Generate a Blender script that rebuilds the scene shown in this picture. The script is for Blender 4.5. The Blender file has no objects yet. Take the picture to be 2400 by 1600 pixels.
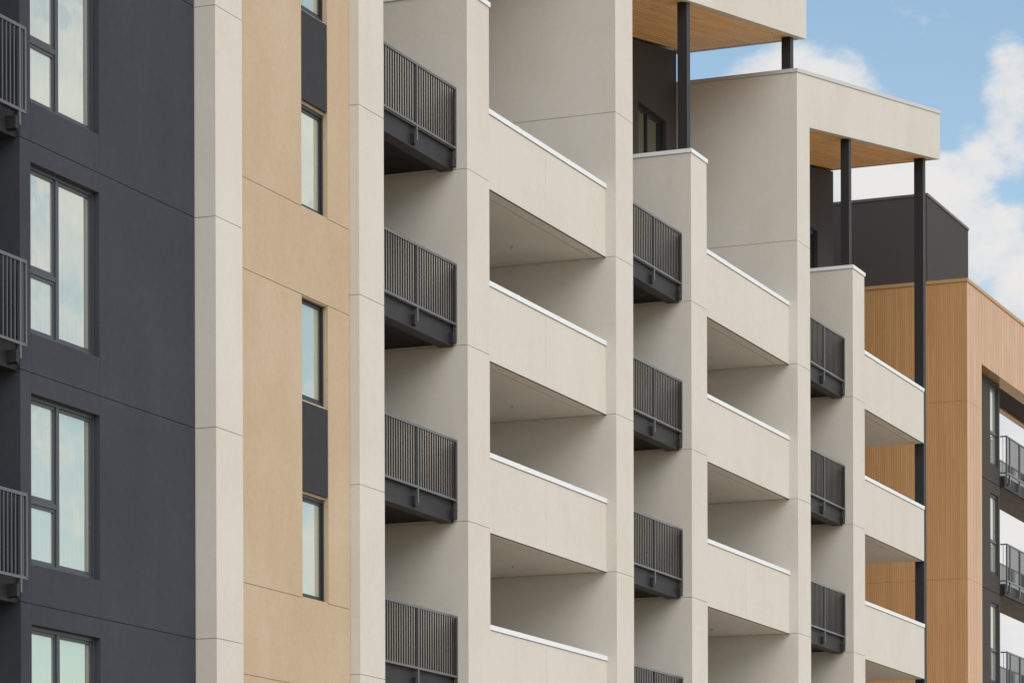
import bpy, math, random
from mathutils import Matrix, Vector

random.seed(7)
scene = bpy.context.scene
COL = scene.collection

# ------------------------------------------------------------------ levels and lines of the place (metres)
ST = 3.195                      # storey height
L0 = 16.74                      # highest full floor line
def LV(k): return L0 - ST * k
YF = 23.47                      # main facade plane
PITCH = 12.22                   # bay to bay

# ------------------------------------------------------------------ mesh helper
class MB:
    def __init__(self): self.v = []; self.f = []
    def poly(self, pts):
        n = len(self.v); self.v += [tuple(p) for p in pts]; self.f.append(tuple(range(n, n + len(pts))))
    def box(self, x0, x1, y0, y1, z0, z1):
        n = len(self.v)
        self.v += [(x0,y0,z0),(x1,y0,z0),(x1,y1,z0),(x0,y1,z0),(x0,y0,z1),(x1,y0,z1),(x1,y1,z1),(x0,y1,z1)]
        for q in ((0,3,2,1),(4,5,6,7),(0,1,5,4),(1,2,6,5),(2,3,7,6),(3,0,4,7)):
            self.f.append(tuple(n + i for i in q))
        return self
    def prism(self, xz, y0, y1):
        """closed outline in x,z (counter-clockwise seen from -y) pushed from y0 to y1"""
        n = len(self.v); m = len(xz)
        self.v += [(x, y0, z) for x, z in xz] + [(x, y1, z) for x, z in xz]
        self.f.append(tuple(n + i for i in range(m)))
        self.f.append(tuple(n + m + i for i in reversed(range(m))))
        for i in range(m):
            j = (i + 1) % m
            self.f.append((n + i, n + m + i, n + m + j, n + j))
        return self
    def cyl(self, cx, cy, z0, z1, r, seg=12):
        n = len(self.v)
        for z in (z0, z1):
            for i in range(seg):
                a = 2 * math.pi * i / seg
                self.v.append((cx + r * math.cos(a), cy + r * math.sin(a), z))
        self.f.append(tuple(n + i for i in reversed(range(seg))))
        self.f.append(tuple(n + seg + i for i in range(seg)))
        for i in range(seg):
            j = (i + 1) % seg
            self.f.append((n + i, n + j, n + seg + j, n + seg + i))
        return self
    def build(self, name, mat, parent=None):
        me = bpy.data.meshes.new(name)
        me.from_pydata(self.v, [], self.f); me.update()
        me.materials.append(mat)
        o = bpy.data.objects.new(name, me); COL.objects.link(o)
        if parent is not None: adopt(o, parent)
        return o

BASE = {}
def adopt(o, parent):
    o.parent = parent
    b = BASE.get(parent.name)
    if b is not None: o.matrix_parent_inverse = Matrix.Translation(-Vector(b))

def thing(name, label, cat, loc):
    o = bpy.data.objects.new(name, None); COL.objects.link(o)
    o.location = loc; o['label'] = label; o['category'] = cat
    BASE[o.name] = loc
    return o

def dup(src, off):
    """a part with its sub-parts, set down again somewhere else on the same thing"""
    c = src.copy(); COL.objects.link(c)
    c.location = Vector(src.location) + Vector(off)
    for ch in src.children:
        d = ch.copy(); COL.objects.link(d); d.parent = c
    return c

# ------------------------------------------------------------------ materials
def new_mat(name):
    m = bpy.data.materials.new(name); m.use_nodes = True
    nt = m.node_tree
    return m, nt, nt.nodes, nt.links, nt.nodes['Principled BSDF']

def stucco(name, col, var=.05, rough=.92, bump=.25, warm=.02, contrast=.5):
    m, nt, N, K, P = new_mat(name)
    geo = N.new('ShaderNodeNewGeometry')
    def noise(scale, detail, rough_=.55, vec=None):
        n = N.new('ShaderNodeTexNoise'); n.inputs['Scale'].default_value = scale
        n.inputs['Detail'].default_value = detail; n.inputs['Roughness'].default_value = rough_
        K.new(vec or geo.outputs['Position'], n.inputs['Vector']); return n
    n1 = noise(.38, 6, .62)                     # trowelled clouds
    mp = N.new('ShaderNodeMapping'); mp.inputs['Scale'].default_value = (1.6, 1.6, .22)
    K.new(geo.outputs['Position'], mp.inputs['Vector'])
    n2 = noise(1.0, 4, .55, mp.outputs['Vector'])   # weather streaks
    n3 = noise(9, 4, .6)
    add = N.new('ShaderNodeMath'); add.operation = 'MULTIPLY_ADD'; K.new(n2.outputs['Fac'], add.inputs[0]); add.inputs[1].default_value = .4; K.new(n1.outputs['Fac'], add.inputs[2])
    add2 = N.new('ShaderNodeMath'); add2.operation = 'MULTIPLY_ADD'; K.new(n3.outputs['Fac'], add2.inputs[0]); add2.inputs[1].default_value = .5
    K.new(add.outputs[0], add2.inputs[2])
    mr = N.new('ShaderNodeMapRange'); mr.inputs['From Min'].default_value = 0.95 - contrast; mr.inputs['From Max'].default_value = 0.95 + contrast
    K.new(add2.outputs[0], mr.inputs['Value'])
    mx = N.new('ShaderNodeMix'); mx.data_type = 'RGBA'
    K.new(mr.outputs['Result'], mx.inputs['Factor'])
    lo = [c * (1 - var) for c in col]; hi = [c * (1 + var) for c in col]
    lo[0] *= 1 + warm; lo[2] *= 1 - warm; hi[0] *= 1 - warm; hi[2] *= 1 + warm
    mx.inputs['A'].default_value = (*lo, 1); mx.inputs['B'].default_value = (*hi, 1)
    K.new(mx.outputs['Result'], P.inputs['Base Color'])
    P.inputs['Roughness'].default_value = rough
    P.inputs['Specular IOR Level'].default_value = .25
    nb = noise(55, 3, .6)
    nb2 = noise(2.2, 3, .5)
    ad = N.new('ShaderNodeMath'); ad.operation = 'MULTIPLY_ADD'; K.new(nb2.outputs['Fac'], ad.inputs[0]); ad.inputs[1].default_value = 2.0
    K.new(nb.outputs['Fac'], ad.inputs[2])
    b = N.new('ShaderNodeBump'); b.inputs['Strength'].default_value = bump; b.inputs['Distance'].default_value = .006
    K.new(ad.outputs[0], b.inputs['Height']); K.new(b.outputs['Normal'], P.inputs['Normal'])
    return m

def paint(name, col, rough=.4, spec=.5, metallic=0.0, var=.05):
    m, nt, N, K, P = new_mat(name)
    geo = N.new('ShaderNodeNewGeometry')
    n = N.new('ShaderNodeTexNoise'); n.inputs['Scale'].default_value = 3.5; n.inputs['Detail'].default_value = 5
    K.new(geo.outputs['Position'], n.inputs['Vector'])
    mx = N.new('ShaderNodeMix'); mx.data_type = 'RGBA'; K.new(n.outputs['Fac'], mx.inputs['Factor'])
    mx.inputs['A'].default_value = (*[c * (1 - var) for c in col], 1); mx.inputs['B'].default_value = (*[c * (1 + var) for c in col], 1)
    K.new(mx.outputs['Result'], P.inputs['Base Color'])
    mr = N.new('ShaderNodeMapRange'); mr.inputs['To Min'].default_value = rough * .8; mr.inputs['To Max'].default_value = rough * 1.2
    K.new(n.outputs['Fac'], mr.inputs['Value']); K.new(mr.outputs['Result'], P.inputs['Roughness'])
    P.inputs['Specular IOR Level'].default_value = spec; P.inputs['Metallic'].default_value = metallic
    return m

def glass(name, tint, keep, curtain):
    """coated reflective glazing over a pale blind"""
    m, nt, N, K, P = new_mat(name)
    N.remove(P)
    out = N['Material Output']
    geo = N.new('ShaderNodeNewGeometry')
    n = N.new('ShaderNodeTexNoise'); n.inputs['Scale'].default_value = .9; n.inputs['Detail'].default_value = 2
    K.new(geo.outputs['Position'], n.inputs['Vector'])
    b = N.new('ShaderNodeBump'); b.inputs['Strength'].default_value = .35; b.inputs['Distance'].default_value = .01
    K.new(n.outputs['Fac'], b.inputs['Height'])
    g = N.new('ShaderNodeBsdfGlossy'); g.inputs['Color'].default_value = (*tint, 1); g.inputs['Roughness'].default_value = .02
    K.new(b.outputs['Normal'], g.inputs['Normal'])
    d = N.new('ShaderNodeBsdfDiffuse')
    wv = N.new('ShaderNodeTexWave'); wv.inputs['Scale'].default_value = 2.6; wv.inputs['Distortion'].default_value = 1.2; wv.inputs['Detail'].default_value = 1
    mp = N.new('ShaderNodeMapping'); mp.inputs['Scale'].default_value = (1, 1, .06); K.new(geo.outputs['Position'], mp.inputs['Vector']); K.new(mp.outputs['Vector'], wv.inputs['Vector'])
    cm = N.new('ShaderNodeMix'); cm.data_type = 'RGBA'; K.new(wv.outputs['Fac'], cm.inputs['Factor'])
    cm.inputs['A'].default_value = (*[c * .93 for c in curtain], 1); cm.inputs['B'].default_value = (*[min(.9, c * 1.04) for c in curtain], 1)
    K.new(cm.outputs['Result'], d.inputs['Color'])
    mx = N.new('ShaderNodeMixShader'); mx.inputs[0].default_value = keep
    K.new(d.outputs[0], mx.inputs[1]); K.new(g.outputs[0], mx.inputs[2]); K.new(mx.outputs[0], out.inputs['Surface'])
    return m

def timber(name, a, b_, axis_period, along, rough=.45, spec=.5, groove=.55, vary=.22):
    """boards: a random tone per board, fine grain along the board, thin dark grooves"""
    m, nt, N, K, P = new_mat(name)
    geo = N.new('ShaderNodeNewGeometry')
    sep = N.new('ShaderNodeSeparateXYZ'); K.new(geo.outputs['Position'], sep.inputs[0])
    nsep = N.new('ShaderNodeSeparateXYZ'); K.new(geo.outputs['Normal'], nsep.inputs[0])
    def math_(op, *ins):
        n = N.new('ShaderNodeMath'); n.operation = op
        for i, v in enumerate(ins):
            if isinstance(v, (int, float)): n.inputs[i].default_value = v
            else: K.new(v, n.inputs[i])
        return n.outputs[0]
    if along == 'Z':           # cladding: boards stand upright, counted along y on the end wall and along x on the front
        fx = math_('ABSOLUTE', nsep.outputs['X'])
        t1 = math_('DIVIDE', sep.outputs['Y'], axis_period[1]); t2 = math_('DIVIDE', sep.outputs['X'], axis_period[0])
        sel = math_('GREATER_THAN', fx, .5)
        t = math_('ADD', math_('MULTIPLY', t1, sel), math_('MULTIPLY', t2, math_('SUBTRACT', 1.0, sel)))
        lng = sep.outputs['Z']
    else:                      # soffit: boards run along x
        t = math_('DIVIDE', sep.outputs['Y'], axis_period[1]); lng = sep.outputs['X']
    fl = math_('FLOOR', t); fr = math_('FRACT', t)
    wn = N.new('ShaderNodeTexWhiteNoise'); wn.noise_dimensions = '2D'
    cmb = N.new('ShaderNodeCombineXYZ'); K.new(fl, cmb.inputs[0])
    K.new(math_('FLOOR', math_('DIVIDE', math_('ADD', lng, math_('MULTIPLY', fl, 1.37)), 3.1)), cmb.inputs[1])
    K.new(cmb.outputs[0], wn.inputs['Vector'])
    gv = N.new('ShaderNodeCombineXYZ'); K.new(math_('MULTIPLY', t, 3.0), gv.inputs[0]); K.new(math_('MULTIPLY', lng, 1.1), gv.inputs[1]); K.new(math_('MULTIPLY', fl, 7.3), gv.inputs[2])
    gn = N.new('ShaderNodeTexNoise'); gn.inputs['Scale'].default_value = 1.0; gn.inputs['Detail'].default_value = 6; gn.inputs['Roughness'].default_value = .65
    gn.inputs['Distortion'].default_value = .6
    K.new(gv.outputs[0], gn.inputs['Vector'])
    fac = math_('ADD', math_('MULTIPLY', wn.outputs['Value'], vary), math_('MULTIPLY', gn.outputs['Fac'], .80))
    mx = N.new('ShaderNodeMix'); mx.data_type = 'RGBA'; K.new(fac, mx.inputs['Factor'])
    mx.inputs['A'].default_value = (*a, 1); mx.inputs['B'].default_value = (*b_, 1)
    edge = math_('LESS_THAN', math_('ABSOLUTE', math_('SUBTRACT', fr, .5)), .40)       # 1 on the board, 0 in the groove
    gm = N.new('ShaderNodeMix'); gm.data_type = 'RGBA'; K.new(edge, gm.inputs['Factor'])
    dk = N.new('ShaderNodeMix'); dk.data_type = 'RGBA'; dk.blend_type = 'MULTIPLY'; dk.inputs['Factor'].default_value = 1
    K.new(mx.outputs['Result'], dk.inputs['A']); dk.inputs['B'].default_value = (groove, groove * .95, groove * .9, 1)
    K.new(dk.outputs['Result'], gm.inputs['A']); K.new(mx.outputs['Result'], gm.inputs['B'])
    K.new(gm.outputs['Result'], P.inputs['Base Color'])
    P.inputs['Roughness'].default_value = rough; P.inputs['Specular IOR Level'].default_value = spec
    bp = N.new('ShaderNodeBump'); bp.inputs['Strength'].default_value = .3; bp.inputs['Distance'].default_value = .004
    K.new(math_('ADD', edge, math_('MULTIPLY', gn.outputs['Fac'], .3)), bp.inputs['Height']); K.new(bp.outputs['Normal'], P.inputs['Normal'])
    return m

CREAM = stucco('cream_stucco', (.586, .556, .510), .06, contrast=.24)
TAN = stucco('tan_stucco', (.480, .372, .264), .10, warm=.04, contrast=.24)
CHAR = stucco('charcoal_stucco', (.043, .0465, .060), .16, contrast=.25, rough=.85, warm=-.02)
CHARB = stucco('warm_charcoal_stucco', (.058, .051, .050), .08, rough=.85)
DARKPANEL = paint('dark_spandrel_panel', (.024, .022, .026), .55, .3)
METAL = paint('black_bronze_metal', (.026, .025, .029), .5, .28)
RAIL = paint('railing_metal', (.075, .078, .085), .22, .95)
BAR = paint('baluster_metal', (.014, .013, .015), .5, .3)
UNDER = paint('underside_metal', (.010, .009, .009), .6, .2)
FRAME = paint('window_frame_coating', (.045, .050, .060), .32, .5)
NAVY = paint('navy_frame_coating', (.018, .022, .028), .35, .5)
COPING = paint('white_coping_metal', (.74, .77, .80), .38, .5, var=.03)
GREYCOP = paint('grey_coping_metal', (.52, .52, .52), .42, .5, var=.03)
DCOP = paint('dark_coping_metal', (.085, .083, .088), .4, .5)
TCOP = paint('tan_coping_metal', (.42, .27, .13), .45, .4)
STEEL = paint('galvanised_fitting', (.45, .46, .47), .4, .5)
GLASS = glass('coated_window_glass', (.77, .80, .73), .72, (.60, .63, .56))
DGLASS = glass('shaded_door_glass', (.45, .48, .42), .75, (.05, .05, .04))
CLAD = timber('timber_cladding', (.36, .185, .075), (.66, .385, .18), (.33, .066), 'Z', rough=.30, spec=.75, groove=.74)
SOFF = timber('timber_soffit', (.58, .29, .10), (.86, .52, .23), (.127, .127), 'X', rough=.5, spec=.2, groove=1.0, vary=.5)

# ------------------------------------------------------------------ ground
g = MB(); g.poly([(-6000, -6000, 0), (6000, -6000, 0), (6000, 6000, 0), (-6000, 6000, 0)])
GR = stucco('pale_paving', (.52, .42, .30), .10)
ground = g.build('ground', GR); ground['kind'] = 'structure'

# ------------------------------------------------------------------ buildings
charcoal = thing('apartment_block', 'charcoal stucco apartment block with tall two-pane windows, beside the first cream pier', 'building', (40, YF, 0))
cream = thing('apartment_block', 'long cream and tan stucco apartment block with stacked loggias and tilted timber-lined roof canopies', 'building', (66, YF, 0))
wood = thing('apartment_block', 'timber-clad apartment block with a charcoal rooftop storey, beyond the last cream loggias', 'building', (93, YF, 0))

GAP, REC = .0105, .018
def stack(mb, x0, x1, y0, y1, z0, z1, cuts, vgap=GAP):
    """a solid pier whose render is cut by level control joints: set-back core and panels between the joints"""
    mb.box(x0 + REC, x1 - REC, y0 + REC, y1 - .01, z0, z1 - .01)
    zs = [z0] + sorted(c for c in cuts if z0 + .05 < c < z1 - .05) + [z1]
    for i in range(len(zs) - 1):
        a = zs[i] + (vgap / 2 if i else 0); b = zs[i + 1] - (vgap / 2 if i < len(zs) - 2 else 0)
        mb.box(x0, x1, y0, y1, a, b)

def balcony(parent, mat_deck, x0, x1, y_rail, y_fas, yb, z, rt, rb, posts, brk, endpost=True, bar=None):
    d = MB(); d.box(x0, x1, y_fas + .26, yb, z + .04, z + .33)
    deck = d.build('balcony', mat_deck, parent)
    fb = MB(); fb.box(x0, x1, y_fas, y_fas + .012, z - .02, z + .345)                                   # web of the channel
    fb.box(x0, x1, y_fas + .012, y_fas + .255, z - .02, z - .005); fb.box(x0, x1, y_fas - .02, y_fas + .255, z + .345, z + .365)
    fb.box(x0, x1, y_fas + .235, y_fas + .255, z - .005, z + .03)
    fb.build('fascia_beam', METAL, deck)
    r = MB(); e = .02; bars = MB()
    xe = x1 - .012
    r.box(x0, xe, y_rail - e, y_rail + e, z + rt - .045, z + rt)            # top rail
    r.box(x0, xe, y_rail - e, y_rail + e, z + rb - .02, z + rb + .02)       # bottom rail
    n = int(round((x1 - x0) / .1017))
    for i in range(1, n):
        xx = x0 + (x1 - x0) * i / n
        if any(abs(xx - p) < .05 for p in posts) or xx > xe - .06: continue
        bars.box(xx - .0095, xx + .0095, y_rail - .0095, y_rail + .0095, z + rb + .02, z + rt - .045)
    r.build('railing', RAIL, deck)
    bars.build('baluster_panel', bar or BAR, deck)
    pm = [p for p in posts]
    for p in pm:
        m = MB(); m.box(p - .022, p + .022, y_rail - .021, y_rail + .021, z + .10, z + rt - .046); m.build('post', RAIL, deck)
        q = MB(); q.box(p - .105, p - .024, y_rail - .01, y_fas - .002, z + .04, z + .21)
        q.box(p - .024, p + .03, y_rail + .022, y_fas - .002, z + .03, z + .22)
        q.build('bracket', METAL, deck)
    if endpost:
        m = MB(); m.box(xe - .044, xe, y_rail - .021, y_rail + .021, z + .18, z + rt - .046); m.build('post', RAIL, deck)
        q = MB(); q.box(xe - .17, xe - .005, y_rail - .015, y_fas - .002, z + .03, z + .19); q.build('bracket', METAL, deck)
    return deck

def window(parent, x0, x1, z0, z1, y, frame_mat, glass_mat, mull=None, trans=None, fw=.055, deep=.10, name='window'):
    """frame with a stepped sash; mull = x of the upright, trans = (z0,z1) of the rail in the left light"""
    f = MB()
    def ring(a, b, c, d, w, ya, yb):
        f.box(a, b, ya, yb, c, c + w); f.box(a, b, ya, yb, d - w, d)
        f.box(a, a + w, ya, yb, c + w, d - w); f.box(b - w, b, ya, yb, c + w, d - w)
    ring(x0, x1, z0, z1, fw, y, y + deep)
    lights = []
    if mull is None: lights.append((x0 + fw, x1 - fw, z0 + fw, z1 - fw))
    else:
        mw = .035
        f.box(mull - mw, mull + mw, y + .004, y + deep, z0 + fw, z1 - fw)
        lights.append((mull + mw, x1 - fw, z0 + fw, z1 - fw))
        if trans is None: lights.append((x0 + fw, mull - mw, z0 + fw, z1 - fw))
        else:
            tz = .5 * (trans[0] + trans[1])
            f.box(x0 + fw, mull - mw, y + .007, y + deep, tz - .035, tz + .035)
            lights.append((x0 + fw, mull - mw, z0 + fw, tz - .035)); lights.append((x0 + fw, mull - mw, tz + .035, z1 - fw))
    sw = .045
    for (a, b, c, d) in lights: ring(a + .001, b - .001, c + .001, d - .001, sw, y + .022, y + deep - .01)
    w = f.build(name, frame_mat, parent)
    for (a, b, c, d) in lights:
        p = MB(); p.box(a + sw, b - sw, y + .045, y + .06, c + sw, d - sw); p.build('pane', glass_mat, w)
    return w

# ---------- charcoal block
XC0, XC1 = 39.10, 44.20
WX0, WX1 = 39.39, 41.29
cuts = [LV(k) for k in range(-2, 6)]
w = MB(); TOPC = 25.6
def col_panels(x0, x1, rows, hg):
    w.box(x0 - .02, x1 + .02, YF + REC, YF + .34, 0, TOPC - .01) if hg else None
    zs = [0] + sorted(rows) + [TOPC]
    for i in range(len(zs) - 1):
        w.box(x0, x1, YF, YF + .35, zs[i] + (GAP / 2 if i else 0), zs[i + 1] - (GAP / 2 if i < len(zs) - 2 else 0))
VG = .004
w.box(XC0 + REC, WX0 - VG, YF + REC, YF + .34, 0, TOPC - .01)
zs = [0] + sorted(cuts) + [TOPC]
for i in range(len(zs) - 1):
    a = zs[i] + (GAP / 2 if i else 0); b = zs[i + 1] - (GAP / 2 if i < len(zs) - 2 else 0)
    w.box(XC0, WX0 - VG, YF, YF + .35, a, b)
    w.box(WX1 + VG, XC1, YF, YF + .35, a, b)
w.box(WX1 + VG + .001, XC1, YF + REC, YF + .34, 0, TOPC - .01)
for k in range(-2, 5):
    zt, zb = LV(k) - .28, LV(k + 1) + .545                      # window head below line k, sill above line k+1
    w.box(WX0, WX1, YF, YF + .35, zt, LV(k) - GAP / 2)
    w.box(WX0, WX1, YF, YF + .35, LV(k + 1) + GAP / 2, zb)
    w.box(WX0 + .01, WX1 - .01, YF + REC, YF + .34, LV(k) - .1, LV(k) + .1)
w.box(WX0, WX1, YF, YF + .35, 0, LV(5) - GAP / 2)
w.box(WX0, WX1, YF, YF + .35, LV(-2) + GAP / 2, TOPC)
w.build('wall', CHAR, charcoal)
s = MB()                                                          # the recess of the balconies: its end wall, back wall, and the facade on its far side
s.box(XC0, XC0 + .30, YF + .352, 26.2, 0, TOPC - .02); s.box(35.4, XC0 + .30, 26.21, 26.5, 0, TOPC - .02)
s.box(31.0, 35.4, YF, 26.5, 0, TOPC - .02)
s.build('recess_wall', CHAR, charcoal)
rb_ = MB(); rb_.box(35.42, 46.6, 26.52, 33, 0, TOPC - .03); rb_.build('rear_wall', CHAR, charcoal)
wf = window(charcoal, WX0 + .004, WX1 - .004, LV(1) + .549, LV(0) - .284, YF + .085, FRAME, GLASS, mull=40.25, trans=(LV(1) + 1.365, LV(1) + 1.535))
for k in (-2, -1, 1, 2, 3): dup(wf, (0, 0, -ST * k))
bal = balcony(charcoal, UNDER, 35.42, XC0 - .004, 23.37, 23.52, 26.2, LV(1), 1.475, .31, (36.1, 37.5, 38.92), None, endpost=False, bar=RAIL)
q = MB(); q.box(XC0 - .05, XC0 - .012, 23.35, 23.391, LV(1) + .31, LV(1) + 1.43); q.build('post', RAIL, bal)
for k in (-1, 1, 2): dup(bal, (0, 0, -ST * k))

# ---------- cream block: first pier, tan bay, second pier
p1 = MB(); stack(p1, 44.225, 45.11, 23.125, 26.2, 0, TOPC, [LV(k) for k in range(-2, 6)]); p1.build('pier', CREAM, cream)
YT, TX0, TX1 = 23.65, 45.12, 50.07
VX0, VX1 = 48.25, 49.235
tz = [14.64, 13.20]
tj = []
for j in (-1, 0, 1): tj += [14.64 - 6.39 * j, 13.20 - 6.39 * j]
tj = sorted(tj + [21.03 + 4.95])
t = MB()
t.box(TX0, VX0 - .001, YT + REC, YT + .36, 0, TOPC - .01); t.box(VX1 + .001, TX1, YT + REC, YT + .36, 0, TOPC - .01)
tj = [z for z in tj if z < TOPC]
zs = [0] + tj + [TOPC]
for i in range(len(zs) - 1):
    a = zs[i] + (GAP / 2 if i else 0); b = zs[i + 1] - (GAP / 2 if i < len(zs) - 2 else 0)
    t.box(TX0, VX0, YT, YT + .37, a, b); t.box(VX1, TX1, YT, YT + .37, a, b)
for j in (-1, 0, 1):
    t.box(VX0, VX1, YT, YT + .37, 13.20 + GAP / 2 - 6.39 * j, 14.64 - GAP / 2 - 6.39 * j)   # band between a sill and the head below
    t.box(VX0 + .01, VX1 - .01, YT + REC, YT + .36, 13.18 - 6.39 * j, 14.66 - 6.39 * j)
    t.box(VX0, VX1, YT + .06, YT + .37, 16.36 - 6.39 * j, 17.90 - 6.39 * j)                 # backing of the dark panel
t.box(VX0, VX1, YT, YT + .37, 0, 3.2)
t.build('wall', TAN, cream)
sp = MB(); sp.box(VX0 + .003, VX1 - .012, YT + .004, YT + .055, 16.405, 17.855); sp = sp.build('spandrel_panel', DARKPANEL, cream)
lo_w = window(cream, VX0 + .004, VX1 - .004, 14.645, 16.355, YT + .085, NAVY, GLASS, fw=.05)
up_w = window(cream, VX0 + .004, VX1 - .004, 17.905, 19.60, YT + .085, NAVY, GLASS, fw=.05)
for j in (1, 2):
    dup(sp, (0, 0, -6.39 * j)); dup(up_w, (0, 0, -6.39 * j))
dup(lo_w, (0, 0, -6.39))
tc = MB(); tc.box(45.12, 51.0, 24.05, 33, 0, TOPC - .05); tc.build('rear_wall', TAN, cream)

# ---------- cream block: bays
CSL = .1718                                                       # rise of the tilted canopies per metre
def zb(x, xs): return 22.41 + CSL * (x - xs)                      # underside, xs = left edge of the pier that carries it
def zt(x, xs): return zb(x, xs) + 1.245
YB = 26.5
PX = [50.08, 62.34, 74.56]                                        # tall piers
FX = [54.70, 66.95, 79.14]                                        # lower piers with the parapets
END = 86.60
for b in range(3):
    px, fx = PX[b], FX[b]
    nx = PX[b + 1] if b < 2 else END
    lv = [LV(k) for k in range(0, 6)]
    # tall pier, its head cut to the slope of the canopy
    pm = MB(); pw = 1.0
    hi = [19.67] + lv
    stack(pm, px, px + pw, YF, YB, 0, 21.9, hi)
    pm.prism([(px, 21.9), (px + pw, 21.9), (px + pw, zb(px + pw, px)), (px, zb(px, px))], YF, YB)
    pm.build('pier', CREAM, cream)
    # lower pier with a metal cap
    fm = MB(); fw = 1.03
    stack(fm, fx, fx + fw, YF, YB, 0, 19.94, lv)
    fp = fm.build('pier', CREAM, cream)
    c = MB(); c.box(fx - .02, fx + fw + .03, YF - .025, YB, 19.945, 20.03); c.build('coping', COPING, fp)
    # balconies of the recess
    if b == 0:
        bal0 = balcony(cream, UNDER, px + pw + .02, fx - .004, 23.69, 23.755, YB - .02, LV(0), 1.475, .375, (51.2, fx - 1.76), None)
        for k in (1, 2, 3): dup(bal0, (0, 0, -ST * k))
    else:
        for k in range(0, 4): dup(bal0, (fx - FX[0], 0, -ST * k))
    # loggias: parapet with white cap, floor slab
    x0, x1 = fx + fw, nx
    xj = fx + 4.36
    yp = YF + .22
    for k in range(0, 5):
        z = LV(k)
        m = MB()
        m.box(x0 + .002, xj - .003, yp, yp + .285, z, z + 1.385); m.box(xj + .003, x1 - .002, yp, yp + .285, z, z + 1.385)
        m.box(xj - .02, xj + .02, yp + .012, yp + .27, z + .012, z + 1.37)
        par = m.build('parapet', CREAM, cream)
        c = MB()
        cj = [x0 + .004, x0 + 1.9, x0 + 4.55, x1 - .006]
        for i in range(3): c.box(cj[i] + (.002 if i else 0), cj[i + 1] - (.002 if i < 2 else 0), yp - .022, yp + .31, z + 1.392, z + 1.485)
        for i in (1, 2): c.box(cj[i] - .05, cj[i] + .05, yp - .025, yp + .313, z + 1.388, z + 1.489)   # cover plates over the cap joints
        c.build('coping', COPING, par)
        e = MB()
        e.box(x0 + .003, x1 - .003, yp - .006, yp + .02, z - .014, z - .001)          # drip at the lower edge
        e.box(x0 + .003, x1 - .003, yp - .004, yp + .29, z + 1.3865, z + 1.3905)      # dark strip standing in for the shadow line under the cap
        e.build('drip_and_shadow_line', METAL, par)
        s = MB(); s.box(x0 + .003, x1 - .003, yp + .312, YB, z + .006, z + .30)
        s.build('loggia_floor', CREAM, cream)
        h = MB(); h.cyl(fx + 6.05, 25.1, z - .04, z + .006, .014); h.cyl(fx + 6.05, 25.1, z - .006, z + .006, .04); h.build('sprinkler_head', STEEL, cream)
    # walls behind recess and loggia, the dark storey under the canopy
    m = MB(); m.box(px + pw + .02, nx - .003 if b < 2 else 87.5, YB + .002, 33, 0, L0 + .3); m.build('rear_wall', CREAM, cream)
    ex = nx - .003 if b < 2 else 87.5
    wx0, wx1 = PX[b] + 9.55, PX[b] + 11.47
    wz0, wz1 = 20.0, 22.62
    a = px + pw + .02
    m = MB()
    m.prism([(a, L0 + .31), (wx0, L0 + .31), (wx0, zb(wx0, px) - .03), (a, zb(a, px) - .03)], YB, 33)
    m.prism([(wx1 + .006, L0 + .31), (ex, L0 + .31), (ex, zb(ex, px) - .03), (wx1 + .006, zb(wx1, px) - .03)], YB, 33)
    m.box(wx0, wx1, YB, 33, L0 + .31, wz0)
    m.prism([(wx0, wz1), (wx1, wz1), (wx1, zb(wx1, px) - .03), (wx0, zb(wx0, px) - .03)], YB, 33)
    m.box(wx0, wx1 + .006, YB + .25, 32.9, wz0 - .01, wz1 + .1)
    m.build('penthouse_wall', CHARB, cream)
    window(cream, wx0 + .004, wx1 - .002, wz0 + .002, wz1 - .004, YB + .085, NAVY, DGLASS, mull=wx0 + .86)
    # tilted canopy
    ce = px + 12.98
    m = MB()
    m.prism([(px, zb(px, px)), (ce, zb(ce, px)), (ce, zt(ce, px)), (px, zt(px, px))], YF, YF + .16)          # fascia
    m.prism([(px, zb(px, px)), (px + .16, zb(px + .16, px)), (px + .16, zt(px + .16, px)), (px, zt(px, px))], YF + .162, 33.4)
    m.prism([(ce - .16, zb(ce - .16, px)), (ce, zb(ce, px)), (ce, zt(ce, px)), (ce - .16, zt(ce - .16, px))], YF + .162, 33.4)
    m.prism([(px + .162, zb(px + .162, px) + .09), (ce - .162, zb(ce - .162, px) + .09), (ce - .162, zt(ce - .162, px) - .1), (px + .162, zt(px + .162, px) - .1)], YF + .162, 33.4)
    cn = m.build('canopy', CREAM, cream)
    c = MB()
    c.prism([(px - .02, zt(px, px) + .003), (ce + .02, zt(ce, px) + .003), (ce + .02, zt(ce, px) + .095), (px - .02, zt(px, px) + .092)], YF - .022, YF + .2)
    c.prism([(px - .02, zt(px, px) + .003), (px + .2, zt(px + .2, px) + .003), (px + .2, zt(px + .2, px) + .092), (px - .02, zt(px, px) + .092)], YF + .202, 33.4)
    c.build('coping', GREYCOP, cn)
    s = MB()                                                      # timber boards, real gaps between them
    sx0, sx1 = px + .165, ce - .165
    y = YF + .20
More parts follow.
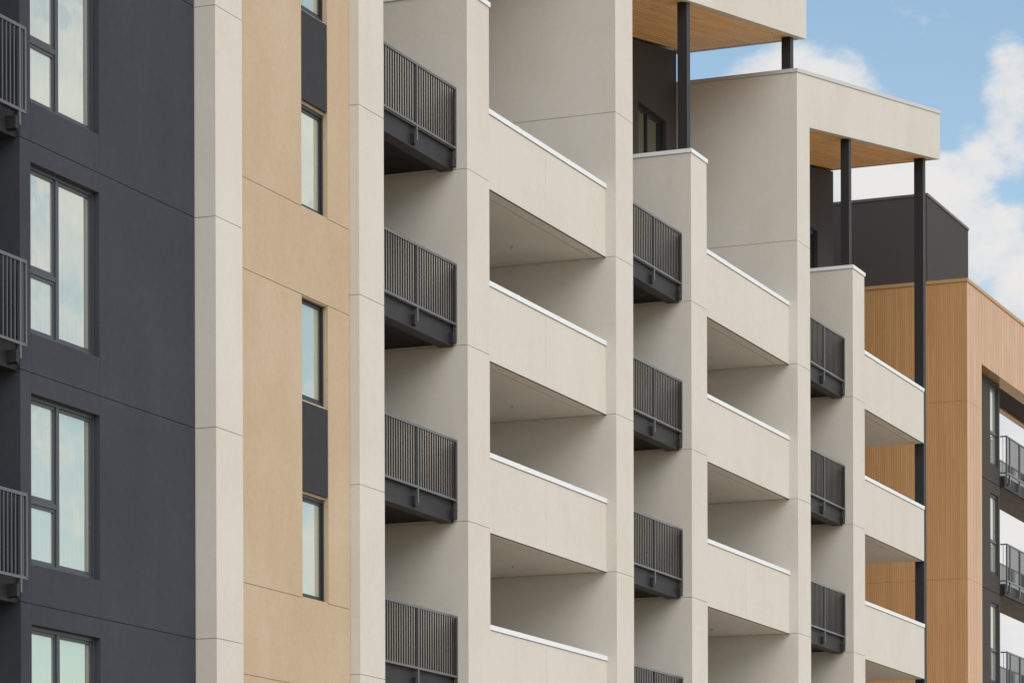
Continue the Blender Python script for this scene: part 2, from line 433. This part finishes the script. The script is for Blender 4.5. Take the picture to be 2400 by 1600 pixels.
    while y < YB - .05:
        cutx = [sx0] + [sx0 + q + random.choice((0, 0, 0)) for q in (2.4, 4.8, 7.2, 9.6)] + [sx1]
        for i in range(5):
            u, v = cutx[i] + (.008 if i else 0), cutx[i + 1]
            ya, yb_ = y + .007, min(y + .127, YB - .01) - .007
            n = len(s.v)
            for q in (u, v):
                z0 = zb(q, px) + .012
                s.v += [(q, ya, z0 + .05), (q, ya, z0 + .04), (q, ya + .036, z0), (q, yb_, z0), (q, yb_, z0 + .05)]   # lower front edge chamfered
            s.f.append(tuple(n + t for t in range(5))); s.f.append(tuple(n + 5 + t for t in reversed(range(5))))
            for t in range(5):
                t2 = (t + 1) % 5
                s.f.append((n + t, n + 5 + t, n + 5 + t2, n + t2))
        y += .127
    s.build('soffit', SOFF, cn)
    # columns
    m = MB(); m.prism([(fx + .05, 20.032), (fx + .27, 20.032), (fx + .27, zb(fx + .27, px) + .01), (fx + .05, zb(fx + .05, px) + .01)], 23.575, 23.79)
    m.build('column', METAL, cream)
    if b < 2:
        cx = PX[b + 1] + .06
        zz = zt(cx, PX[b + 1]) + .10
        m = MB(); m.prism([(cx, zz), (cx + .24, zz + .04), (cx + .24, zb(cx + .24, px) + .01), (cx, zb(cx, px) + .01)], 23.65, 23.87)
    else:
        cx = END + .02
        m = MB(); m.prism([(cx, 0), (cx + .26, 0), (cx + .26, zb(cx + .26, px) + .01), (cx, zb(cx, px) + .01)], 23.70, 23.95)
    m.build('column', METAL, cream)
# ---------- timber-clad block
TX, TZ = 90.40, 21.88
OX, OZ = 92.05, 19.85
YD, XE = 23.80, 95.45
m = MB(); J = [18.53, 13.52, 8.51, 3.5]
def clad(x0, x1, y0, y1, z0, z1):
    zs = [z0] + sorted(c for c in J if z0 < c < z1) + [z1]
    for i in range(len(zs) - 1): m.box(x0, x1, y0, y1, zs[i] + (.003 if i else 0), zs[i + 1] - (.003 if i < len(zs) - 2 else 0))
clad(TX, OX, YF, 33, 0, TZ)
m.box(TX + .02, OX - .02, YF + .02, 32.9, 0, TZ - .02)
clad(OX + .002, 103.5, YF, YF + .42, OZ, TZ)
m.box(OX + .002, 103.5, 24.70, 24.90, OZ - .02, TZ)
m.build('wall', CLAD, wood)
c = MB(); c.box(TX - .02, 103.52, YF - .025, 24.95, TZ + .003, TZ + .10); c.box(TX - .02, OX, 24.952, 33, TZ + .003, TZ + .10); c.build('coping', TCOP, wood)
m = MB(); m.box(OX + .002, 103.5, YF + .422, 24.698, OZ + .03, TZ - .003); m.build('soffit', CHARB, wood)
m = MB()
VA, VB = 94.33, 95.31
lev = [LV(k) for k in range(0, 5)]
zs = [0] + sorted(z + .10 for z in lev) + [OZ + .03]
for (u, v) in ((OX + .003, VA), (VB, XE)):
    for i in range(len(zs) - 1):
        m.box(u, v, YD, 24.9 if u > VA else 25.2, zs[i] + (.009 if i else 0), zs[i + 1] - (.009 if i < len(zs) - 2 else 0))
m.box(OX + .003, VA - .02, YD + .03, 25.1, 0, OZ)
for i, z in enumerate(lev):
    top = (lev[i - 1] if i else OZ + .03 - .10) + .10
    m.box(VA, VB, YD, 25.2, z + .109, z + .62); m.box(VA, VB, YD, 25.2, z + 2.97, top - (.009 if i else 0))
    m.box(VA, VB, YD + .25, 25.1, z + .5, z + 3.0)
m.box(VA, VB, YD, 25.2, 0, lev[-1] + .09)
m.box(OX, XE - .01, 25.21, 33, 0, TZ - .02)
m.build('wall', CHARB, wood)
for i, z in enumerate(lev[:4]):
    if i == 0: w0 = window(wood, VA + .003, VB - .003, z + .623, z + 2.967, YD + .045, FRAME, GLASS, mull=None, fw=.045)
    else: dup(w0, (0, 0, -ST * i))
m = MB(); m.box(VA + .05, VB - .05, YD + .047, YD + .10, LV(0) + 1.56, LV(0) + 1.64)
tr = m.build('transom', FRAME, w0)
for i, wv in enumerate([o for o in wood.children if o.name.startswith('window') and o is not w0]):
    d = tr.copy(); COL.objects.link(d); d.parent = wv
m = MB(); m.box(91.0, 95.62, 24.78, 33, TZ + .0, 24.55); ph = m.build('rooftop_storey', CHARB, wood)
c = MB(); c.box(90.98, 95.64, 24.755, 33, 24.552, 24.63); c.build('coping', DCOP, ph)
# bridge-like balconies at its end, railed on both sides
def end_balcony(z):
    d = MB(); d.box(XE + .02, 103.4, 23.66, 24.86, z + .08, z + .42); d.box(XE + .02, 103.4, 23.72, 24.8, z + .06, z + .079)
    deck = d.build('balcony', METAL, wood)
    r = MB()
    for yy in (23.60, 24.84):
        r.box(XE + .01, 103.4, yy - .02, yy + .02, z + 1.57, z + 1.61); r.box(XE + .01, 103.4, yy - .02, yy + .02, z + .49, z + .53)
        n = 78
        for i in range(1, n):
            xx = XE + .03 + .1017 * i
            r.box(xx - .007, xx + .007, yy - .007, yy + .007, z + .53, z + 1.57)
    r.box(XE + .012, XE + .048, 23.622, 23.79, z + 1.571, z + 1.609); r.box(XE + .012, XE + .048, 23.622, 23.79, z + .491, z + .529)
    r.box(XE + .022, XE + .036, 23.70, 23.714, z + .53, z + 1.57)
    r.build('railing', RAIL, deck)
    for x in (XE + .03, 95.86, 97.06, 98.3, 99.6, 100.9):
        p = MB(); p.box(x - .023, x + .023, 23.578, 23.622, z + .2, z + 1.60); p.box(x - .06, x - .024, 23.6, 23.655, z + .16, z + .38)
        p.build('post', RAIL, deck)
    return deck
eb = end_balcony(LV(0))
for k in (1, 2): dup(eb, (0, 0, -ST * k))

# ------------------------------------------------------------------ camera: level, lens shifted upward, a hair of roll
cam = bpy.data.cameras.new('camera'); co = bpy.data.objects.new('camera', cam); COL.objects.link(co)
yaw = math.radians(22.48)
ROLL = .0028
co.matrix_world = Matrix.Translation((0, 0, 1.65)) @ Matrix.Rotation(yaw - math.pi / 2, 4, 'Z') @ Matrix.Rotation(math.pi / 2, 4, 'X') @ Matrix.Rotation(-ROLL, 4, 'Z')
cam.sensor_fit = 'HORIZONTAL'; cam.sensor_width = 36; cam.lens = 7690 / 2400 * 36
cam.shift_x = 0; cam.shift_y = (2344 - 800) / 2400
cam.clip_start = .5; cam.clip_end = 20000
scene.camera = co

# ------------------------------------------------------------------ sky and light
EL, AZ = math.radians(42), math.radians(-121)                       # towards the sun
sdir = Vector((math.cos(EL) * math.cos(AZ), math.cos(EL) * math.sin(AZ), math.sin(EL)))
sun = bpy.data.lights.new('sun', 'SUN'); sun.energy = 2.1; sun.angle = math.radians(50); sun.color = (1.0, .965, .905)
so = bpy.data.objects.new('sun', sun); COL.objects.link(so); so.rotation_euler = sdir.to_track_quat('Z', 'Y').to_euler(); so.location = (0, -50, 60)

wd = bpy.data.worlds.new('World'); scene.world = wd; wd.use_nodes = True
nt = wd.node_tree; N, K = nt.nodes, nt.links
bg = N['Background']; SKY = .15; bg.inputs['Strength'].default_value = SKY
sky = N.new('ShaderNodeTexSky'); sky.sky_type = 'NISHITA'; sky.sun_disc = False
sky.sun_elevation = EL; sky.sun_rotation = math.pi / 2 - AZ; sky.air_density = 1.0; sky.dust_density = 1.0; sky.ozone_density = 1.2
tc = N.new('ShaderNodeTexCoord')
sp = N.new('ShaderNodeSeparateXYZ'); K.new(tc.outputs['Generated'], sp.inputs[0])
def mth(op, *ins, clamp=False):
    n = N.new('ShaderNodeMath'); n.operation = op; n.use_clamp = clamp
    for i, v in enumerate(ins):
        if isinstance(v, (int, float)): n.inputs[i].default_value = v
        else: K.new(v, n.inputs[i])
    return n.outputs[0]
az = mth('MULTIPLY', mth('ARCTAN2', sp.outputs['Y'], sp.outputs['X']), 180 / math.pi)
el = mth('MULTIPLY', mth('ARCSINE', sp.outputs['Z']), 180 / math.pi)
cv = N.new('ShaderNodeCombineXYZ'); K.new(az, cv.inputs[0]); K.new(mth('MULTIPLY', el, 1.5), cv.inputs[1])
def wnoise(scale, detail, rough, seed):
    n = N.new('ShaderNodeTexNoise'); n.noise_dimensions = '3D'; n.inputs['Scale'].default_value = scale; n.inputs['Detail'].default_value = detail; n.inputs['Roughness'].default_value = rough
    mp = N.new('ShaderNodeMapping'); mp.inputs['Location'].default_value = (seed, seed * .7, seed); K.new(cv.outputs[0], mp.inputs[0]); K.new(mp.outputs[0], n.inputs['Vector'])
    return n.outputs['Fac']
fine = wnoise(.55, 9, .62, 3.1)
big = wnoise(.045, 3, .5, 11.0)
# standing cloud banks: (azimuth, elevation, half width, half height, weight)
banks = [(17.6, 15.25, 1.55, .95, 1.0), (16.9, 14.9, 1.3, .7, .8), (15.7, 13.85, 1.7, .55, 1.0), (13.85, 15.0, .5, 1.15, .75), (14.2, 14.3, .5, .6, .55), (14.25, 13.0, .95, .75, .65),
         (13.9, 7.9, 1.9, 3.0, 1.2), (13.3, 12.2, .8, .9, .6)]
acc = None
for a, e, wx, wy, k in banks:
    dx = mth('DIVIDE', mth('SUBTRACT', az, a), wx); dy = mth('DIVIDE', mth('SUBTRACT', el, e), wy)
    r2 = mth('ADD', mth('MULTIPLY', dx, dx), mth('MULTIPLY', dy, dy))
    v = mth('MULTIPLY', mth('MAXIMUM', mth('SUBTRACT', 1.0, mth('MULTIPLY', r2, .8)), -.6), k)
    acc = v if acc is None else mth('MAXIMUM', acc, v)
near = mth('MULTIPLY', mth('LESS_THAN', mth('ABSOLUTE', mth('SUBTRACT', az, 16.0)), 6.0), mth('LESS_THAN', el, 24.0))
gen = mth('MULTIPLY', mth('SUBTRACT', big, .44), 5.0)
shape = mth('ADD', mth('MULTIPLY', acc, near), mth('MULTIPLY', gen, mth('SUBTRACT', 1.0, near)))
dens = mth('ADD', shape, mth('MULTIPLY', mth('SUBTRACT', fine, .5), 2.8))
mask = N.new('ShaderNodeMapRange'); mask.interpolation_type = 'SMOOTHSTEP'; mask.inputs['From Min'].default_value = -.05; mask.inputs['From Max'].default_value = .60; K.new(dens, mask.inputs['Value'])
cc = N.new('ShaderNodeMix'); cc.data_type = 'RGBA'
sh = N.new('ShaderNodeMapRange'); sh.inputs['From Min'].default_value = .2; sh.inputs['From Max'].default_value = 1.1; K.new(mth('ADD', dens, mth('MULTIPLY', mth('SUBTRACT', wnoise(.9, 6, .6, 21.0), .5), 2.4)), sh.inputs['Value'])
K.new(sh.outputs['Result'], cc.inputs['Factor'])
CW = .76 / SKY
cc.inputs['A'].default_value = (CW * .83, CW * .88, CW * .94, 1); cc.inputs['B'].default_value = (CW, CW * .985, CW * .97, 1)
mxs = N.new('ShaderNodeMix'); mxs.data_type = 'RGBA'
K.new(mask.outputs['Result'], mxs.inputs['Factor']); gr = N.new('ShaderNodeMix'); gr.data_type = 'RGBA'; gr.blend_type = 'MULTIPLY'; gr.inputs['Factor'].default_value = 1; gr.inputs['B'].default_value = (1.06, 1.06, .95, 1); K.new(sky.outputs['Color'], gr.inputs['A']); K.new(gr.outputs['Result'], mxs.inputs['A']); K.new(cc.outputs['Result'], mxs.inputs['B'])
K.new(mxs.outputs['Result'], bg.inputs['Color'])

scene.view_settings.view_transform = 'Standard'; scene.view_settings.look = 'None'
scene.view_settings.exposure = 0.12; scene.view_settings.gamma = 1.0
scene.cycles.max_bounces = 8; scene.cycles.diffuse_bounces = 5
scene.cycles.use_denoising = True
